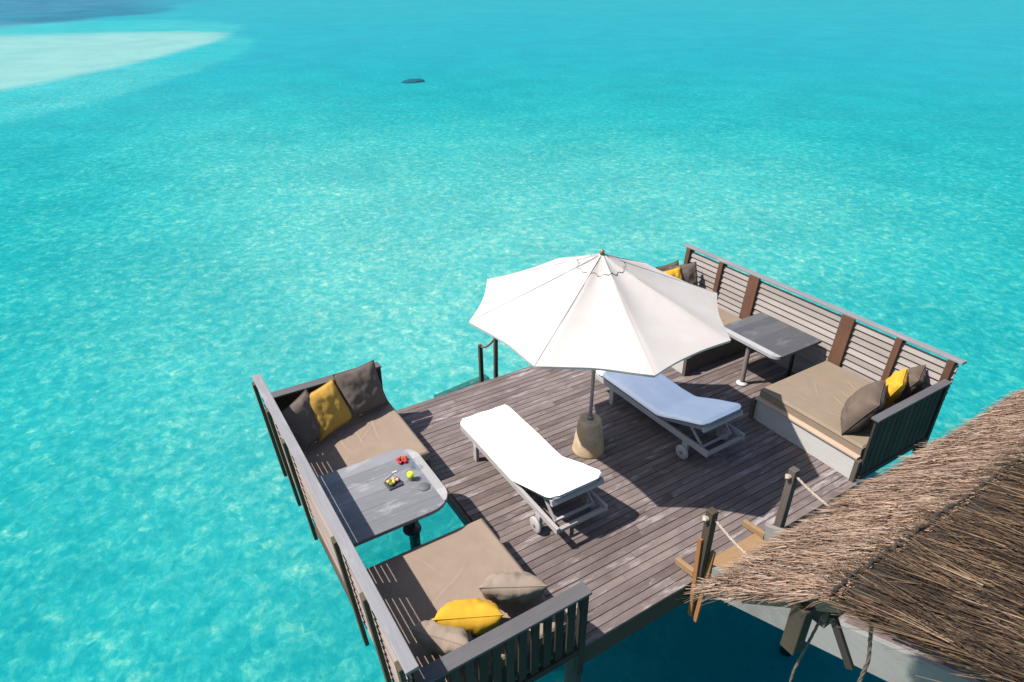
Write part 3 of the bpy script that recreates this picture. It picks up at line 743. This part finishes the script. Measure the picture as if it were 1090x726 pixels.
def slope_vec(a, c):
    d = np.array([0, a[0]-c[0], a[1]-c[1]]); d /= np.linalg.norm(d); n = np.array([0, -d[2], d[1]]); n = n if n[2] > 0 else -n; return d, n
def layer(N, lo, hi, x0, x1, lift, Lr, spread, seed, curl=.0, bias=1.0, gapw=0):
    rg = np.random.default_rng(seed); d, n = slope_vec(lo, hi)
    S_ = math.hypot(lo[0]-hi[0], lo[1]-hi[1])
    s = rg.uniform(0, 1, N)**bias; x = rg.uniform(x0, x1, N)
    cl = sum(np.sin(x*kx+s*S_*ks+p_) for kx, ks, p_ in ((7.3, 2.1, .4), (17.1, -5.2, 1.9), (31.0, 9.0, 4.1), (11.9, 6.4, 2.2)))/4
    course = np.mod(s*S_/.19+.35*np.sin(x*3.1)+.25*cl, 1.0)
    P = np.stack([x-XG, hi[0]+d[1]*S_*s, hi[1]+d[2]*S_*s], 1)+n*(lift*rg.uniform(.1, 1, N)*(.45+.75*course)+lift*.45*cl)[:, None]
    ang = rg.normal(0, spread, N)+.16*cl; lift_a = rg.normal(.03, .05, N)
    D = d[None]*np.cos(ang)[:, None]+np.array([1, 0, 0])[None]*np.sin(ang)[:, None]+n[None]*lift_a[:, None]
    D /= np.linalg.norm(D, axis=1)[:, None]
    return P, D, rg.uniform(*Lr, N), np.broadcast_to(n, (N, 3)).copy(), rg.normal(curl, .012, N)
def slab(name, lo, hi, x0, x1, th, mat, off):
    d, n = slope_vec(lo, hi); b = MB()
    q = [np.array([x, p[0], p[1]])+n*o-np.array([XG, 0, 0]) for o in (off-th, off) for x, p in ((x0, lo), (x1, lo), (x1, hi), (x0, hi))]
    b.add([tuple(v) for v in q], [(3, 2, 1, 0), (4, 5, 6, 7), (0, 1, 5, 4), (1, 2, 6, 5), (2, 3, 7, 6), (3, 0, 4, 7)]); return b
E2 = (E[0]-.10, E[1]+.10)
slab('x', E2, Fd, XG+.06, XE, .07, 0, -.0).build('lower_thatch_core', 'thatch_core', roof)
slab('x', (Fd[0]-.02, Fd[1]+.05), TOP, XG+.10, XE, .09, 0, .0).build('upper_thatch_core', 'underthatch', roof)
lt = ribbons('pale_thatch', 0, layer(150000, E, (Fd[0]-.05, Fd[1]+.05), XG, XE, .04, (.07, .22), .20, 3, curl=-.012), .0048, 'thatch_pale', roof, 5)
ribbons('eave_fringe', 0, layer(1800, (E[0]-.05, E[1]+.05), (E[0]-.25, E[1]+.25), XG, XE, .03, (.15, .34), .30, 23, curl=-.03), .007, 'thatch_pale', roof, 6)
ribbons('dark_thatch', 0, layer(210000, (Fd[0]-.20, Fd[1]+.08), TOP, XG+.02, XE, .06, (.12, .40), .20, 4, curl=-.01), .0044, 'thatch_dark', roof, 7)
ribbons('loose_grass', 0, layer(2600, (Fd[0]-.60, Fd[1]+.22), TOP, XG+.02, XE, .09, (.3, .8), .42, 14, curl=.0), .004, 'thatch_dark', roof, 8)
# thin dark tube standing in for the shadow line between the two layers
b = MB(); d, n = slope_vec((Fd[0], Fd[1]), TOP); pts = []
for i in range(420):
    x = XG+.02+(XE-XG)*i/419
    pts.append((x-XG, Fd[0]+.0+random.uniform(-.010, .010), Fd[1]+.062+random.uniform(-.008, .008)))
b.tube(pts, [.0075+.002*math.sin(i*.9) for i in range(len(pts))], 6); b.build('fold_shadow_line', 'underthatch', roof)
# timber under the gable
MB().beam((.30, E[0]-.5, E[1]+.25), (.30, TOP[0], TOP[1]-.25), .03, .06).build('rafter', 'fascia', roof)
MB().box(.10, 6.6, .88, .98, 3.0, 3.10).build('purlin', 'greypost', roof)
MB().beam((.03, .955, 3.12), (.03, .955, 2.84), .072, .072, (0, 1, 0)).build('hanging_strut', 'fascia', roof, bevel=.006)
MB().beam((.10, .86, 3.10), (.13, .74, 2.88), .022, .03).build('brace', 'underthatch', roof)
for x, y in ((2.35, -.9), (6.5, 1.0), (6.5, -.9)):
    MB().tube([(x-XG, y, BED-.2), (x-XG, y, 2.95 if y > 0 else 3.85)], .07, 12).build('roof_post', 'pile', roof)
tag(rope('thin cord dangling from the timber under the thatch', [(XG+.10, .90, 3.08), (XG+.05, .92, 2.7), (XG+.02, .90, 2.2), (XG+.0, .9, 1.9)], .006, 'darkrope', 'cord'), group=None)
tag(rope('knotted brown rope hanging below the dark thatch', [(XG+.16, .74, 3.16), (XG+.17, .70, 2.95), (XG+.17, .70, 2.70)], .008, 'darkrope', 'hanging_rope'), group=None)

# ------------------------------------------------------------------ swim ladder beyond the deck
lad = empty('swim_ladder', (4.75, 7.5, 0), 'dark swim ladder with a rope handrail at the far edge of the deck', 'ladder')
MB().beam((-.29, .16, -1.6), (-.29, .13, .60), .055, .055, (0, 1, 0)).build('rail_post', 'fascia', lad, bevel=.005)
MB().beam((-.33, .50, -2.0), (-.36, .50, .30), .06, .06, (0, 1, 0)).build('rail_post', 'fascia', lad, bevel=.005)
MB().tube(sag((-.36, .50, .27), (-.29, .13, .60), .07, 10), .018, 8).build('hand_rope', 'darkrope', lad)
for i in range(5):
    MB().box(-.25, .62, .05+i*.25, .27+i*.25, -.36-i*.34, -.32-i*.34).build('tread', 'fascia', lad)
lan = empty('submerged_landing', (5.05, 9.62, -1.85), 'dark plank landing just under the water at the foot of the swim ladder', 'landing')
b = MB()
for i in range(6): b.box(-.55+.06*math.sin(i*2.1), .60+.07*math.sin(i*1.7), -.45+i*.15, -.31+i*.15, random.uniform(-.012, 0), .04)
b.build('planks', 'slatbrown', lan); lan.rotation_euler.z = .12
b = MB()
for x in (-.5, .5): b.box(x-.05, x+.05, -.44, .44, -.14, -.014)
b.build('bearers', 'pile', lan)
# dark coral head far out on the sand
b = MB(); vs = []; n1, n2 = 10, 28
for i in range(n1+1):
    for k in range(n2):
        a = i/n1*math.pi/2; q = k/n2*math.tau; rr = 1+.3*noise.noise(Vector((math.cos(q)*1.5, math.sin(q)*1.5, a*2)))
        vs.append((1.15*math.cos(a)*math.cos(q)*rr, .8*math.cos(a)*math.sin(q)*rr, .22*math.sin(a)*rr))
b.add(vs, [(i*n2+k, i*n2+(k+1) % n2, (i+1)*n2+(k+1) % n2, (i+1)*n2+k) for i in range(n1) for k in range(n2)], True)
M['coral'] = plain('dark coral', (.19, .21, .25), .95, .1, var=.5)
tag(b.build('coral_head', 'coral', loc=(26.2, 58.8, BED)), 'single dark coral patch under the open water far behind the deck', 'coral')
